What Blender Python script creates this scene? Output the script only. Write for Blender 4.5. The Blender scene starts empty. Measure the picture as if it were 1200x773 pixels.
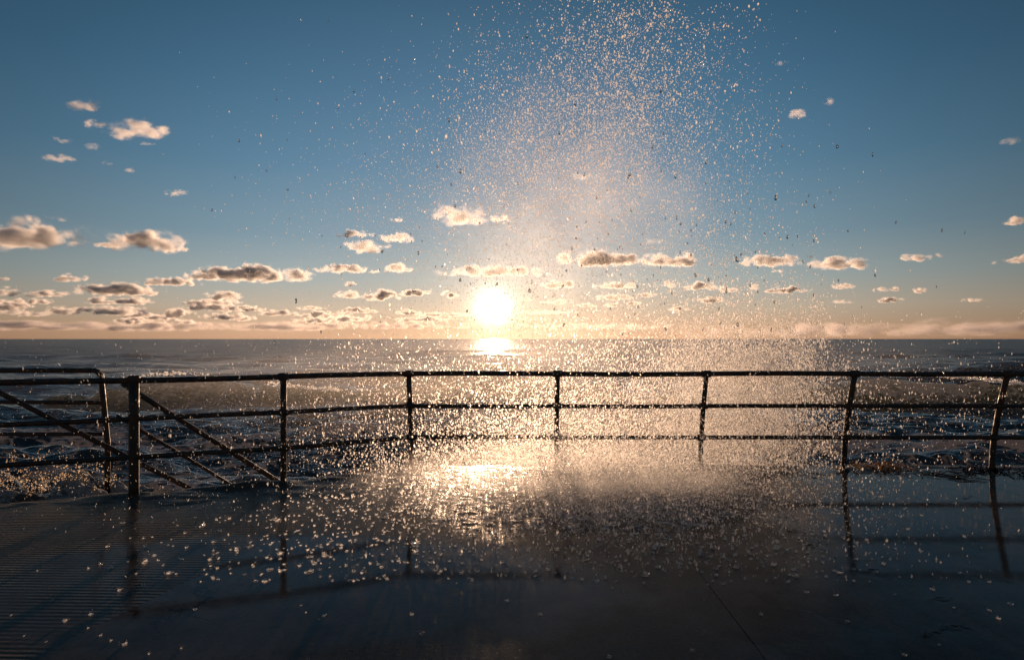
import bpy, math, random
import numpy as np
from mathutils import Vector, Matrix

# ------------------------------------------------------------------ camera
W, H, F = 1200.0, 773.0, 800.0          # photograph size and focal length in its pixels (24 mm lens)
HORIZON, ZC = 397.0, 1.5                # horizon row, eye height above the deck
scene = bpy.context.scene
col = scene.collection

cam_data = bpy.data.cameras.new('camera')
cam = bpy.data.objects.new('camera', cam_data)
col.objects.link(cam)
cam.location = (0, 0, ZC)
cam.rotation_euler = (math.radians(90), 0, 0)
cam_data.sensor_width = 36.0
cam_data.lens = 36.0 * F / W
cam_data.shift_y = (HORIZON - H / 2) / W
cam_data.clip_start = 0.05
cam_data.clip_end = 120000
scene.camera = cam

# ------------------------------------------------------------------ world, sun, exposure
SUN_DIR = Vector((-22 / F, 1.0, 37 / F)).normalized()
SUN_EL = math.asin(SUN_DIR.z)
SUN_AZ = math.atan2(SUN_DIR.x, SUN_DIR.y)

world = bpy.data.worlds.new('World')
scene.world = world
world.use_nodes = True
nt = world.node_tree
nt.nodes.clear()


class NB:
    """small helper for writing node graphs"""
    def __init__(self, tree):
        self.t = tree

    def n(self, kind, **kw):
        nd = self.t.nodes.new(kind)
        for k, v in kw.items():
            setattr(nd, k, v)
        return nd

    def link(self, a, b):
        self.t.links.new(a, b)

    def put(self, sock, v):
        if hasattr(v, 'is_output') or isinstance(v, bpy.types.NodeSocket):
            self.t.links.new(v, sock)
        else:
            sock.default_value = v

    def m(self, op, a, b=None, c=None, clamp=False):
        nd = self.n('ShaderNodeMath', operation=op, use_clamp=clamp)
        self.put(nd.inputs[0], a)
        if b is not None: self.put(nd.inputs[1], b)
        if c is not None: self.put(nd.inputs[2], c)
        return nd.outputs[0]

    def vm(self, op, a, b=None, scale=None):
        nd = self.n('ShaderNodeVectorMath', operation=op)
        self.put(nd.inputs[0], a)
        if b is not None: self.put(nd.inputs[1], b)
        if scale is not None: self.put(nd.inputs['Scale'], scale)
        return nd.outputs['Value'] if op in ('DOT_PRODUCT', 'LENGTH', 'DISTANCE') else nd.outputs['Vector']

    def noise(self, vec, scale=5.0, detail=4.0, rough=0.5, dist=0.0, color=False):
        nd = self.n('ShaderNodeTexNoise')
        self.put(nd.inputs['Vector'], vec)
        nd.inputs['Scale'].default_value = scale
        nd.inputs['Detail'].default_value = detail
        nd.inputs['Roughness'].default_value = rough
        nd.inputs['Distortion'].default_value = dist
        return nd.outputs['Color' if color else 'Fac']

    def ramp(self, fac, stops, interp='LINEAR'):
        nd = self.n('ShaderNodeValToRGB')
        r = nd.color_ramp
        r.interpolation = interp
        while len(r.elements) < len(stops):
            r.elements.new(0.5)
        for e, (p, c) in zip(r.elements, stops):
            e.position = p
            e.color = (c, c, c, 1) if isinstance(c, (int, float)) else (c[0], c[1], c[2], 1)
        self.put(nd.inputs[0], fac)
        return nd.outputs['Color']

    def mix(self, fac, a, b, blend='MIX'):
        nd = self.n('ShaderNodeMix', data_type='RGBA', blend_type=blend)
        self.put(nd.inputs[0], fac)
        for s, v in ((nd.inputs[6], a), (nd.inputs[7], b)):
            if isinstance(v, (tuple, list)) and len(v) == 3: v = (*v, 1)
            self.put(s, v)
        return nd.outputs[2]

    def rng(self, v, a, b, c=0.0, d=1.0, smooth=True):
        nd = self.n('ShaderNodeMapRange', interpolation_type='SMOOTHSTEP' if smooth else 'LINEAR')
        self.put(nd.inputs[0], v)
        for i, q in enumerate((a, b, c, d)):
            self.put(nd.inputs[i + 1], q)
        return nd.outputs[0]


def srgb(r, g, b):
    f = lambda c: (c / 255 / 12.92) if c <= 10 else ((c / 255 + 0.055) / 1.055) ** 2.4
    return (f(r), f(g), f(b))


b = NB(nt)
coord = b.n('ShaderNodeTexCoord').outputs['Generated']
sky = b.n('ShaderNodeTexSky', sky_type='NISHITA')
sky.sun_disc = False
sky.sun_elevation = SUN_EL
sky.sun_rotation = SUN_AZ
sky.altitude = 0
sky.air_density = 1.0
sky.dust_density = 0.1
sky.ozone_density = 2.5
# the aureole: light scattered forward round the low sun, falling off with the angle from it
cosang = b.vm('DOT_PRODUCT', b.vm('NORMALIZE', coord), tuple(SUN_DIR))
ang = b.m('MULTIPLY', b.m('ARCCOSINE', b.m('MINIMUM', cosang, 0.9999999)), 180 / math.pi)
SKY_STRENGTH = 0.12
bg = b.n('ShaderNodeBackground')
bg.inputs['Strength'].default_value = SKY_STRENGTH
zc = b.n('ShaderNodeSeparateXYZ')
b.link(b.vm('NORMALIZE', coord), zc.inputs[0])
elev = b.m('MAXIMUM', zc.outputs[2], 0.0)
S = lambda d: math.sin(math.radians(d))
grad = b.ramp(elev, [(0.0, srgb(196, 154, 127)), (S(0.9), srgb(201, 164, 138)), (S(2.6), srgb(196, 179, 162)),
                     (S(4.8), srgb(165, 174, 174)), (S(8.3), srgb(124, 152, 168)), (S(13.8), srgb(88, 132, 160)),
                     (S(20), srgb(66, 114, 146)), (S(27), srgb(50, 96, 126)), (0.95, srgb(24, 58, 92))])
clear = b.mix(1.0, grad, b.rng(ang, 14.0, 48.0, 1.0, 0.44), 'MULTIPLY')
# Nishita gives the hue variation round the dome; the measured dusk gradient sets its level
nish = b.vm('SCALE', sky.outputs[0], scale=SKY_STRENGTH)
body = b.mix(0.12, clear, b.vm('MINIMUM', nish, (1.2, 1.0, 0.9)))
def glow(amp, width, colr):
    e = b.m('MULTIPLY', b.m('EXPONENT', b.m('MULTIPLY', ang, -1.0 / width)), amp)
    return b.vm('SCALE', colr, scale=e)
total = b.vm('ADD', body, glow(18.0, 0.45, (1.0, 0.88, 0.68)))
total = b.vm('ADD', total, glow(0.75, 2.6, (1.0, 0.70, 0.42)))
total = b.vm('ADD', total, glow(0.22, 9.0, (1.0, 0.70, 0.52)))
bg.inputs['Strength'].default_value = 1.0
b.link(total, bg.inputs['Color'])
outw = b.n('ShaderNodeOutputWorld')
b.link(bg.outputs[0], outw.inputs['Surface'])

sun_data = bpy.data.lights.new('sun', 'SUN')
sun_data.energy = 5.0
sun_data.angle = math.radians(0.53)
sun_data.color = (1.0, 0.63, 0.39)
sun = bpy.data.objects.new('sun', sun_data)
col.objects.link(sun)
sun.rotation_euler = (-SUN_DIR).to_track_quat('-Z', 'Y').to_euler()

scene.view_settings.view_transform = 'Standard'
scene.view_settings.look = 'None'
scene.view_settings.exposure = 0.0
scene.view_settings.gamma = 1.0
scene.view_settings.use_curve_mapping = False
cy = scene.cycles
cy.use_denoising = True
cy.denoiser = 'OPENIMAGEDENOISE'
cy.max_bounces = 8
cy.diffuse_bounces = 2
cy.glossy_bounces = 3
cy.transmission_bounces = 4
cy.volume_bounces = 3
cy.volume_step_rate = 0.5
cy.transparent_max_bounces = 16
cy.caustics_reflective = False
cy.caustics_refractive = False
cy.sample_clamp_indirect = 6.0

# ------------------------------------------------------------------ helpers
def at(px, py, d):
    """the point seen at a photograph pixel, d metres out from the camera"""
    return Vector(((px - 600) * d / F, d, ZC - (py - HORIZON) * d / F))


def new_mat(name):
    m = bpy.data.materials.new(name)
    m.use_nodes = True
    m.node_tree.nodes.clear()
    k = NB(m.node_tree)
    out = k.n('ShaderNodeOutputMaterial')
    return m, k, out


def tag(o, label=None, cat=None, group=None, kind=None):
    if label: o['label'] = label
    if cat: o['category'] = cat
    if group: o['group'] = group
    if kind: o['kind'] = kind
    return o


def mesh_obj(name, verts, faces, mat=None, parent=None, smooth=False):
    me = bpy.data.meshes.new(name)
    me.from_pydata([tuple(v) for v in verts], [], faces)
    me.update()
    if smooth: me.shade_smooth()
    if mat: me.materials.append(mat)
    o = bpy.data.objects.new(name, me)
    col.objects.link(o)
    if parent is not None: o.parent = parent
    return o


def big_mesh(name, V, T, mat, smooth=True, attrs=None):
    """numpy vertices and equal-sized faces to one mesh object"""
    V = np.asarray(V, np.float32); T = np.asarray(T, np.int32)
    n = T.shape[1]
    me = bpy.data.meshes.new(name)
    me.vertices.add(len(V)); me.vertices.foreach_set('co', V.ravel())
    me.loops.add(T.size); me.loops.foreach_set('vertex_index', T.ravel())
    me.polygons.add(len(T))
    me.polygons.foreach_set('loop_start', np.arange(0, T.size, n, dtype=np.int32))
    me.polygons.foreach_set('loop_total', np.full(len(T), n, np.int32))
    me.update(calc_edges=True)
    for k, a in (attrs or {}).items():
        at_ = me.attributes.new(k, 'FLOAT', 'POINT')
        at_.data.foreach_set('value', np.asarray(a, np.float32))
    if smooth: me.shade_smooth()
    me.materials.append(mat)
    o = bpy.data.objects.new(name, me)
    col.objects.link(o)
    return o


def empty(name, loc=(0, 0, 0)):
    o = bpy.data.objects.new(name, None)
    o.location = loc
    col.objects.link(o)
    return o


# ------------------------------------------------------------------ clouds: each one a body of droplets hanging 450 m up
def cloud_material(name, tint):
    m, k, out = new_mat(name)
    tc = k.n('ShaderNodeTexCoord').outputs['Object']
    oi = k.n('ShaderNodeObjectInfo')
    sc = k.n('ShaderNodeSeparateColor'); k.link(oi.outputs['Color'], sc.inputs[0])
    dens, aspect, soft = sc.outputs[0], sc.outputs[1], oi.outputs['Alpha']
    sx = k.n('ShaderNodeSeparateXYZ'); k.link(tc, sx.inputs[0])
    # lumps keep their true proportions: stretch the noise space by the cloud's width over height
    cx = k.n('ShaderNodeCombineXYZ')
    k.link(k.m('MULTIPLY_ADD', sx.outputs[0], k.m('MULTIPLY', aspect, 0.72), k.m('MULTIPLY', oi.outputs['Random'], 91.0)), cx.inputs[0])
    k.link(sx.outputs[1], cx.inputs[1])
    k.link(sx.outputs[2], cx.inputs[2])
    n1 = k.noise(cx.outputs[0], 1.05, 8.0, 0.62, 0.25)
    below = k.m('MULTIPLY', k.m('MINIMUM', sx.outputs[2], 0.0), 0.75)
    zz = k.m('ADD', k.m('MAXIMUM', sx.outputs[2], 0.0), k.m('MULTIPLY', below, 2.0))
    cv = k.n('ShaderNodeCombineXYZ')
    k.link(sx.outputs[0], cv.inputs[0]); k.link(sx.outputs[1], cv.inputs[1]); k.link(zz, cv.inputs[2])
    r = k.vm('LENGTH', cv.outputs[0])
    v = k.m('ADD', k.m('SUBTRACT', 0.66, r), k.m('MULTIPLY', k.m('SUBTRACT', n1, 0.5), 3.6))
    d = k.rng(v, 0.0, soft, 0.0, 1.0)
    edge = k.rng(r, 0.70, 1.0, 1.0, 0.0)
    d = k.m('MULTIPLY', k.m('MULTIPLY', d, edge), dens)
    pv = k.n('ShaderNodeVolumePrincipled')
    pv.inputs['Color'].default_value = (*tint, 1)
    pv.inputs['Anisotropy'].default_value = 0.55
    k.link(d, pv.inputs['Density'])
    k.link(pv.outputs[0], out.inputs['Volume'])
    return m


def ico_data(sub):
    import bmesh
    bm = bmesh.new()
    bmesh.ops.create_icosphere(bm, subdivisions=sub, radius=1.0)
    V = np.array([v.co[:] for v in bm.verts]); T = np.array([[v.index for v in f.verts] for f in bm.faces])
    bm.free()
    return V, T


CLOUD_BASE = 450.0
cloud_mat = cloud_material('cloud_vapour', (0.95, 0.94, 0.94))
bank_mat = cloud_material('hazy_bank_vapour', (0.74, 0.70, 0.71))  # greying by distant haze is put into the banks' tint
cV, cT = ico_data(3)
cloud_me = bpy.data.meshes.new('cloud')
cloud_me.from_pydata(cV.tolist(), [], cT.tolist())
cloud_me.materials.append(cloud_mat)
bank_me = cloud_me.copy()
bank_me.materials.clear()
bank_me.materials.append(bank_mat)
WISP = ('thin pale wisp of cloud high in the clear blue sky', 'wisps in the upper sky')
PUFF = ('small sunlit puff of cloud floating in the middle of the sky', 'puffs in the middle sky')
LOW = ('small flat grey cumulus with peach edges low above the sea horizon', 'small cumulus above the horizon')
BANK = ('long hazy bank of grey cloud lying along the sea horizon', 'cloud banks on the horizon')
clouds = [
    # px, py, width, height, optical depth, softness, label
    (99, 125, 46, 20, 2.2, .8, WISP), (111, 146, 40, 14, 2.2, .8, WISP), (70, 186, 54, 15, 1.6, .9, WISP),
    (73, 165, 32, 12, .8, 1, WISP), (108, 172, 20, 12, .6, 1, WISP), (126, 192, 16, 8, .6, 1, WISP),
    (152, 200, 18, 10, .9, 1, WISP), (206, 226, 30, 13, 1.6, .9, WISP), (172, 169, 22, 8, .6, 1, WISP),
    (935, 134, 27, 16, 1.8, .9, WISP), (973, 119, 22, 13, .8, 1, WISP), (1185, 166, 36, 14, .8, 1, WISP),
    (683, 207, 40, 15, 1.2, 1, WISP), (770, 284, 34, 16, .8, 1, WISP), (914, 75, 16, 8, .5, 1, WISP),
    (165, 154, 100, 34, 3.5, .7, ('bright ragged cloud, widest of the wisps in the upper sky', None)),
    (30, 278, 170, 56, 9, .5, ('largest cumulus, a dark-hearted long cloud with pale peach underside', None)),
    (172, 286, 96, 44, 8, .5, ('domed cumulus with dark base beside the largest cumulus', None)),
    (290, 323, 130, 32, 9, .45, ('long dark slate cloud with ragged top and glowing rim', None)),
    (703, 305, 104, 32, 9, .45, ('dark humped cloud with bright rim seen behind the spray', None)),
    (540, 255, 76, 40, 3.2, .6, ('bright broken cloud high above the sun', None)),
    (580, 319, 140, 22, 4.0, .5, ('glowing stretched cloud just above the sun', None)),
    (985, 310, 90, 24, 6, .5, ('long flat cloud with a dark right tip over the open sea', None)),
    (905, 307, 80, 24, 5, .5, ('cloud with two lobes rising in a slant over the open sea', None)),
    (140, 341, 112, 24, 9, .45, ('flat dark lens-shaped cloud low over the sea', None)),
]
for (x, y, w, h, od) in [
    (125, 288, 32, 11, 3), (215, 293, 14, 9, 2), (414, 275, 52, 15, 3.5), (428, 291, 62, 24, 3.5), (466, 280, 48, 19, 3),
    (405, 316, 80, 17, 4.5), (466, 315, 44, 18, 3.5), (587, 257, 32, 15, 2.5), (467, 258, 22, 9, 1.5),
    (768, 306, 46, 25, 6), (798, 306, 46, 25, 7), (1073, 303, 50, 14, 3.5), (1100, 300, 14, 9, 1), (1190, 260, 40, 16, 3),
    (1192, 304, 38, 16, 3.5), (1166, 308, 12, 10, 1), (950, 301, 12, 9, 1.5), (676, 290, 12, 7, 1.5), (912, 318, 22, 6, 1)]:
    clouds.append((x, y, w, h, od, .6, PUFF))
for (x, y, w, h, od) in [
    (80, 326, 44, 15, 4), (5, 327, 18, 7, 5), (6, 343, 42, 18, 5), (55, 345, 66, 13, 6), (113, 353, 36, 18, 4), (155, 353, 54, 14, 6),
    (200, 331, 72, 18, 6), (238, 324, 56, 18, 5), (350, 322, 40, 28, 4), (262, 348, 46, 19, 7), (10, 359, 56, 18, 6),
    (75, 364, 46, 18, 6), (140, 365, 80, 18, 5), (208, 368, 46, 17, 6), (245, 360, 76, 13, 7), (294, 362, 40, 11, 6),
    (265, 371, 66, 13, 6), (325, 367, 54, 11, 6), (375, 369, 66, 13, 6), (420, 364, 54, 11, 6), (365, 361, 42, 8, 4),
    (410, 333, 20, 10, 3), (408, 346, 36, 16, 4), (446, 347, 60, 20, 7), (488, 344, 44, 13, 7), (527, 346, 25, 14, 7),
    (404, 373, 72, 15, 5), (480, 366, 40, 11, 5), (502, 374, 34, 10, 4), (536, 369, 40, 8, 3), (614, 351, 30, 8, 3),
    (655, 334, 56, 15, 5), (722, 335, 66, 13, 5), (783, 334, 22, 13, 4), (822, 336, 54, 16, 6), (853, 340, 26, 11, 4),
    (883, 337, 18, 11, 3), (720, 349, 56, 11, 5), (757, 346, 26, 8, 5), (652, 354, 40, 10, 3), (688, 358, 30, 7, 4),
    (718, 358, 26, 8, 5), (742, 356, 26, 8, 5), (834, 352, 40, 12, 6), (795, 362, 28, 9, 5), (922, 340, 58, 13, 7),
    (988, 336, 34, 11, 3), (986, 354, 30, 7, 2), (1032, 340, 18, 11, 3), (1048, 339, 16, 9, 4), (1078, 341, 22, 10, 4),
    (1043, 352, 34, 10, 6), (1140, 352, 30, 7, 2), (640, 366, 90, 8, 2)]:
    clouds.append((x, y, w, h, od, .5, LOW))
for (x, y, w, h, od) in [(20, 382, 240, 19, 9), (170, 383, 230, 19, 9), (330, 383, 240, 18, 9), (470, 382, 220, 15, 6),
                         (700, 383, 260, 13, 5), (960, 388, 360, 26, 8), (1160, 385, 300, 34, 9)]:
    clouds.append((x, y, w, h, od * (1.0 if x > 800 else .9), 1.5 if x > 800 else 1.0, BANK))
rc = random.Random(4)
for i in range(26):                                     # the crowded layer down towards the sea
    clouds.append((rc.uniform(-10, 540), rc.uniform(352, 379), rc.uniform(26, 70), rc.uniform(7, 13), rc.uniform(3, 7), .5, LOW))
def placed(label, group, x, y):
    if group == LOW[1]:
        if x < 330: return 'small flat grey cumulus in the crowded layer low above the stair handrails', 'crowded low cumulus layer'
        if x < 570: return 'small flat cumulus with peach rim between the crowded layer and the sun', 'cumulus beside the sun'
        if x < 870: return 'small flat cumulus seen through the falling side of the spray', 'cumulus behind the spray'
        return 'small flat cumulus low over open sea clear of the spray', 'cumulus over the open sea'
    if group == PUFF[1]:
        if x < 240: return 'small puff of cloud at the flank of the domed cumulus', 'puffs by the domed cumulus'
        if x < 600: return 'sunlit puff of cloud in the cluster up and away from the sun', 'puffs above the sun'
        if x < 850: return 'rounded puff with dark heart beside the dark humped cloud', 'puffs behind the spray'
        return 'pale puff of cloud drifting well above the open sea', 'puffs over the open sea'
    if group == WISP[1]:
        if x < 300: return 'thin pale wisp near the bright ragged cloud in the upper sky', 'wisps round the ragged cloud'
        if x < 850: return 'faint wisp of cloud showing through the spray plume', 'wisps behind the plume'
        return 'faint wisp alone in the empty upper sky beyond the plume', 'wisps beyond the plume'
    if group == BANK[1]:
        if x > 800: return 'smooth grey-mauve cloud bank lying on the horizon beyond the spray', 'smooth horizon bank'
        return 'thin ragged strip of cloud bank on the horizon under the cumulus layer', 'ragged horizon bank'
    return label, group


for (x, y, w, h, od, soft, (label, group)) in clouds:
    d = min(CLOUD_BASE * F / (HORIZON - y), 23000.0)
    c = at(x, y, d)
    hw, hh = 0.5 * w * 1.16 * d / F, 0.5 * h * d / F
    o = bpy.data.objects.new('cloud', bank_me if group == BANK[1] else cloud_me)
    col.objects.link(o)
    depth = max(hh * 1.6, hw * 0.45)
    o.location = c
    o.scale = (hw, depth, hh)
    o.rotation_euler = (0, 0, rc.uniform(-.25, .25))
    o.color = (1.6 * od / (2 * depth), max(1.0, hw / hh), 0, soft)
    tag(o, placed(label, group, x, y)[0], 'cloud', placed(label, group, x, y)[1])

# ------------------------------------------------------------------ the sea
SEA_Z = -0.85
rs = np.random.RandomState(7)


def wave_field(x, y, spacing):
    """height of the wind sea at (x, y); waves too short for the mesh there are left to the material"""
    h = np.zeros_like(x)
    for i in range(90):
        lam = 0.45 * (46.0 / 0.45) ** rs.rand()
        ang = rs.normal(0, 0.42) - math.pi / 2          # running in towards the deck
        kx, ky = math.cos(ang) * 2 * math.pi / lam, math.sin(ang) * 2 * math.pi / lam
        amp = (0.0105 if lam < 5 else 0.0075) * lam ** 0.55 * (0.6 + 0.8 * rs.rand())
        keep = np.clip((lam / (spacing * 2.2) - 1.0), 0, 1)
        ph = kx * x + ky * y + rs.rand() * 6.283
        s = np.sin(ph)
        h += amp * keep * (s + 0.28 * np.cos(2 * ph))
    return h


def smooth_noise(x, scale, seed, n=24):
    r = np.random.RandomState(seed)
    o = np.zeros_like(x)
    for i in range(n):
        f = (0.3 + 1.4 * r.rand()) / scale
        o += np.sin(x * f * 6.283 + r.rand() * 6.283)
    return o / math.sqrt(n)


def breaker(x, y, y0, height, seed, cover):
    """one roller coming in: steep face towards the deck, long back"""
    line = y0 + 1.6 * smooth_noise(x, 34, seed) + 0.35 * smooth_noise(x, 6, seed + 1) + 0.16 * smooth_noise(x, 1.8, seed + 5)
    a = height * np.clip(0.62 + 0.07 * smooth_noise(x, 1.5, seed + 6) + 0.42 * smooth_noise(x, 22, seed + 2) + cover(x), 0.05, 1.25)
    t = y - line
    prof = np.where(t < 0, np.exp(-(t / 0.95) ** 2), np.exp(-(t / 3.6) ** 2))
    return a * prof, t, a


cam_h = ZC - SEA_Z
p = np.concatenate([np.arange(300, 26, -0.55), np.arange(26, 2.0, -0.28), np.geomspace(2.0, 0.03, 40)])
rows = cam_h * F / p
tanx = np.linspace(-1.75, 1.75, 820)
X = np.outer(rows, tanx); Y = np.repeat(rows[:, None], len(tanx), 1)
dr = np.gradient(rows)
spacing = np.repeat(np.maximum(dr, rows * (tanx[1] - tanx[0]))[:, None], len(tanx), 1)
Z = wave_field(X, Y, spacing)
zero = lambda x: 0 * x
B1, T1, A1 = breaker(X, Y, 24.5, 0.86, 11, lambda x: 0.25 * np.exp(-((x + 3) / 7) ** 2) + 0.3 * np.exp(-((x - 17) / 5) ** 2))
B2, T2, A2 = breaker(X, Y, 38.0, 0.50, 21, zero)
B3, T3, A3 = breaker(X, Y, 57.0, 0.42, 31, zero)
B4, T4, A4 = breaker(X, Y, 15.0, 0.30, 41, zero)
B5, T5, A5 = breaker(X, Y, 86.0, 0.4, 51, zero)
Z = Z * np.clip(Y / 10, .5, 1) + B1 + B2 + B3 + B4 + B5 + SEA_Z - 0.12
# choppy backwash under the wall
near = np.exp(-((Y - 8.0) / 5.0) ** 2)
Z += near * 0.10 * (smooth_noise(X * 1.0 + 0.6 * Y, 1.7, 61) * smooth_noise(Y * 1.1 - 0.3 * X, 1.3, 62))
face = np.clip((B1 / 0.78), 0, 1) * 0.7 * (T1 < 1.5) * np.exp(-np.clip(T1, 0, 9) / 1.0)
foam = (np.exp(-((T1 + 0.1) / 0.8) ** 2) * np.clip(A1 - 0.60, 0, 1) * 1.5
        + 0.5 * np.exp(-((T1 - 3.0) / 2.5) ** 2) * np.clip(A1 - .5, 0, 1)
        + 0.8 * np.exp(-((T2) / 0.7) ** 2) * np.clip(A2 - .40, 0, 1) * 2
        + 0.8 * np.exp(-((T3) / 0.7) ** 2) * np.clip(A3 - .33, 0, 1) * 2
        + np.exp(-((T4) / 0.9) ** 2) * 0.35 + 0.20 * np.exp(-((T1 + 0.7) / 0.9) ** 2)
        + np.clip(0.62 - (Y - 7.5) / 30, 0, .62))
R, C = X.shape
idx = np.arange(R * C).reshape(R, C)
quads = np.stack([idx[:-1, :-1], idx[:-1, 1:], idx[1:, 1:], idx[1:, :-1]], -1).reshape(-1, 4)


def sea_material():
    m, k, out = new_mat('sea_water')
    tc = k.n('ShaderNodeTexCoord').outputs['Object']
    foam_a = k.n('ShaderNodeAttribute', attribute_name='foam').outputs['Fac']
    face_a = k.n('ShaderNodeAttribute', attribute_name='face').outputs['Fac']
    # wind ripples, three sizes
    st = k.n('ShaderNodeMapping'); k.link(tc, st.inputs[0]); st.inputs['Scale'].default_value = (0.55, 1.0, 1.0)
    n1 = k.noise(st.outputs[0], 0.55, 5, 0.62)
    n2 = k.noise(st.outputs[0], 4.5, 4, 0.6)
    n3 = k.noise(st.outputs[0], 0.045, 3, 0.6)
    hgt = k.m('ADD', k.m('MULTIPLY', n1, 0.50), k.m('ADD', k.m('MULTIPLY', n2, 0.06), k.m('MULTIPLY', n3, 2.5)))
    sy_ = k.n('ShaderNodeSeparateXYZ'); k.link(tc, sy_.inputs[0])
    hgt = k.m('MULTIPLY', hgt, k.rng(sy_.outputs[1], 18.0, 70.0, 1.0, 2.3))     # a livelier sea offshore
    bump = k.n('ShaderNodeBump'); bump.inputs['Strength'].default_value = 0.75; bump.inputs['Distance'].default_value = 1.0
    k.link(hgt, bump.inputs['Height'])
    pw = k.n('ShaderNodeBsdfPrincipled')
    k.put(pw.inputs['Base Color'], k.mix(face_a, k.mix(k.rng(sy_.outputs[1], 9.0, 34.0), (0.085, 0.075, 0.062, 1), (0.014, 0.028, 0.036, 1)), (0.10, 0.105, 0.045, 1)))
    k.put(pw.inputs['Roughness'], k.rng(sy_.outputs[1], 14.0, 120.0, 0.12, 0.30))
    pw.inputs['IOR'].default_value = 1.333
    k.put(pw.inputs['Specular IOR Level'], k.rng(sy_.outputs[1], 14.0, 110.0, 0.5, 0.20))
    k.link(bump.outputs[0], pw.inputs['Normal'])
    # light coming through the thin roller
    tr = k.n('ShaderNodeBsdfTranslucent'); tr.inputs['Color'].default_value = (0.30, 0.33, 0.13, 1)
    k.link(bump.outputs[0], tr.inputs['Normal'])
    mx = k.n('ShaderNodeMixShader'); k.link(k.m('MULTIPLY', face_a, 0.30), mx.inputs[0])
    k.link(pw.outputs[0], mx.inputs[1]); k.link(tr.outputs[0], mx.inputs[2])
    # foam: torn streaks and bubbles
    warp = k.vm('ADD', tc, k.vm('SCALE', k.noise(tc, 0.8, 3, 0.6, color=True), scale=1.3))
    mp = k.n('ShaderNodeMapping'); k.link(warp, mp.inputs[0]); mp.inputs['Scale'].default_value = (0.5, 1.0, 1.0)
    f1 = k.noise(mp.outputs[0], 2.1, 8, 0.72)
    vor = k.n('ShaderNodeTexVoronoi', feature='DISTANCE_TO_EDGE'); k.link(mp.outputs[0], vor.inputs['Vector'])
    vor.inputs['Scale'].default_value = 3.4
    lace = k.rng(vor.outputs['Distance'], 0.0, 0.16, 0.16, 0.0)
    fm = k.rng(k.m('ADD', k.m('ADD', f1, lace), k.m('MULTIPLY', foam_a, 0.55)), 0.80, 1.02, 0.0, 1.0)
    fm = k.m('MULTIPLY', fm, k.rng(foam_a, 0.02, 0.2))
    df = k.n('ShaderNodeBsdfPrincipled')
    df.inputs['Base Color'].default_value = (0.72, 0.72, 0.70, 1); df.inputs['Roughness'].default_value = 0.7; df.inputs['Specular IOR Level'].default_value = 0.1
    df.inputs['Subsurface Weight'].default_value = 0.0
    fb = k.n('ShaderNodeBump'); fb.inputs['Strength'].default_value = 0.9; fb.inputs['Distance'].default_value = 0.12
    k.link(k.noise(tc, 9.0, 5, 0.7), fb.inputs['Height']); k.link(bump.outputs[0], fb.inputs['Normal'])
    k.link(fb.outputs[0], df.inputs['Normal'])
    ft = k.n('ShaderNodeBsdfTranslucent'); ft.inputs['Color'].default_value = (0.72, 0.70, 0.66, 1)
    k.link(fb.outputs[0], ft.inputs['Normal'])
    fx = k.n('ShaderNodeMixShader'); fx.inputs[0].default_value = 0.45
    k.link(df.outputs[0], fx.inputs[1]); k.link(ft.outputs[0], fx.inputs[2])
    m2 = k.n('ShaderNodeMixShader'); k.link(k.m('MULTIPLY', fm, 0.72), m2.inputs[0])
    k.link(mx.outputs[0], m2.inputs[1]); k.link(fx.outputs[0], m2.inputs[2])
    k.link(m2.outputs[0], out.inputs['Surface'])
    return m


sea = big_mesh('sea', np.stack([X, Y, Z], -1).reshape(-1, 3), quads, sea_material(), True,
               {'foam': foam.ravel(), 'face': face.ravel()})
tag(sea, 'rough dark blue sea with rollers and foam reaching to the horizon', 'sea', kind='structure')

# ------------------------------------------------------------------ the deck: two pours of concrete on a sea wall
WET = {}


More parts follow.
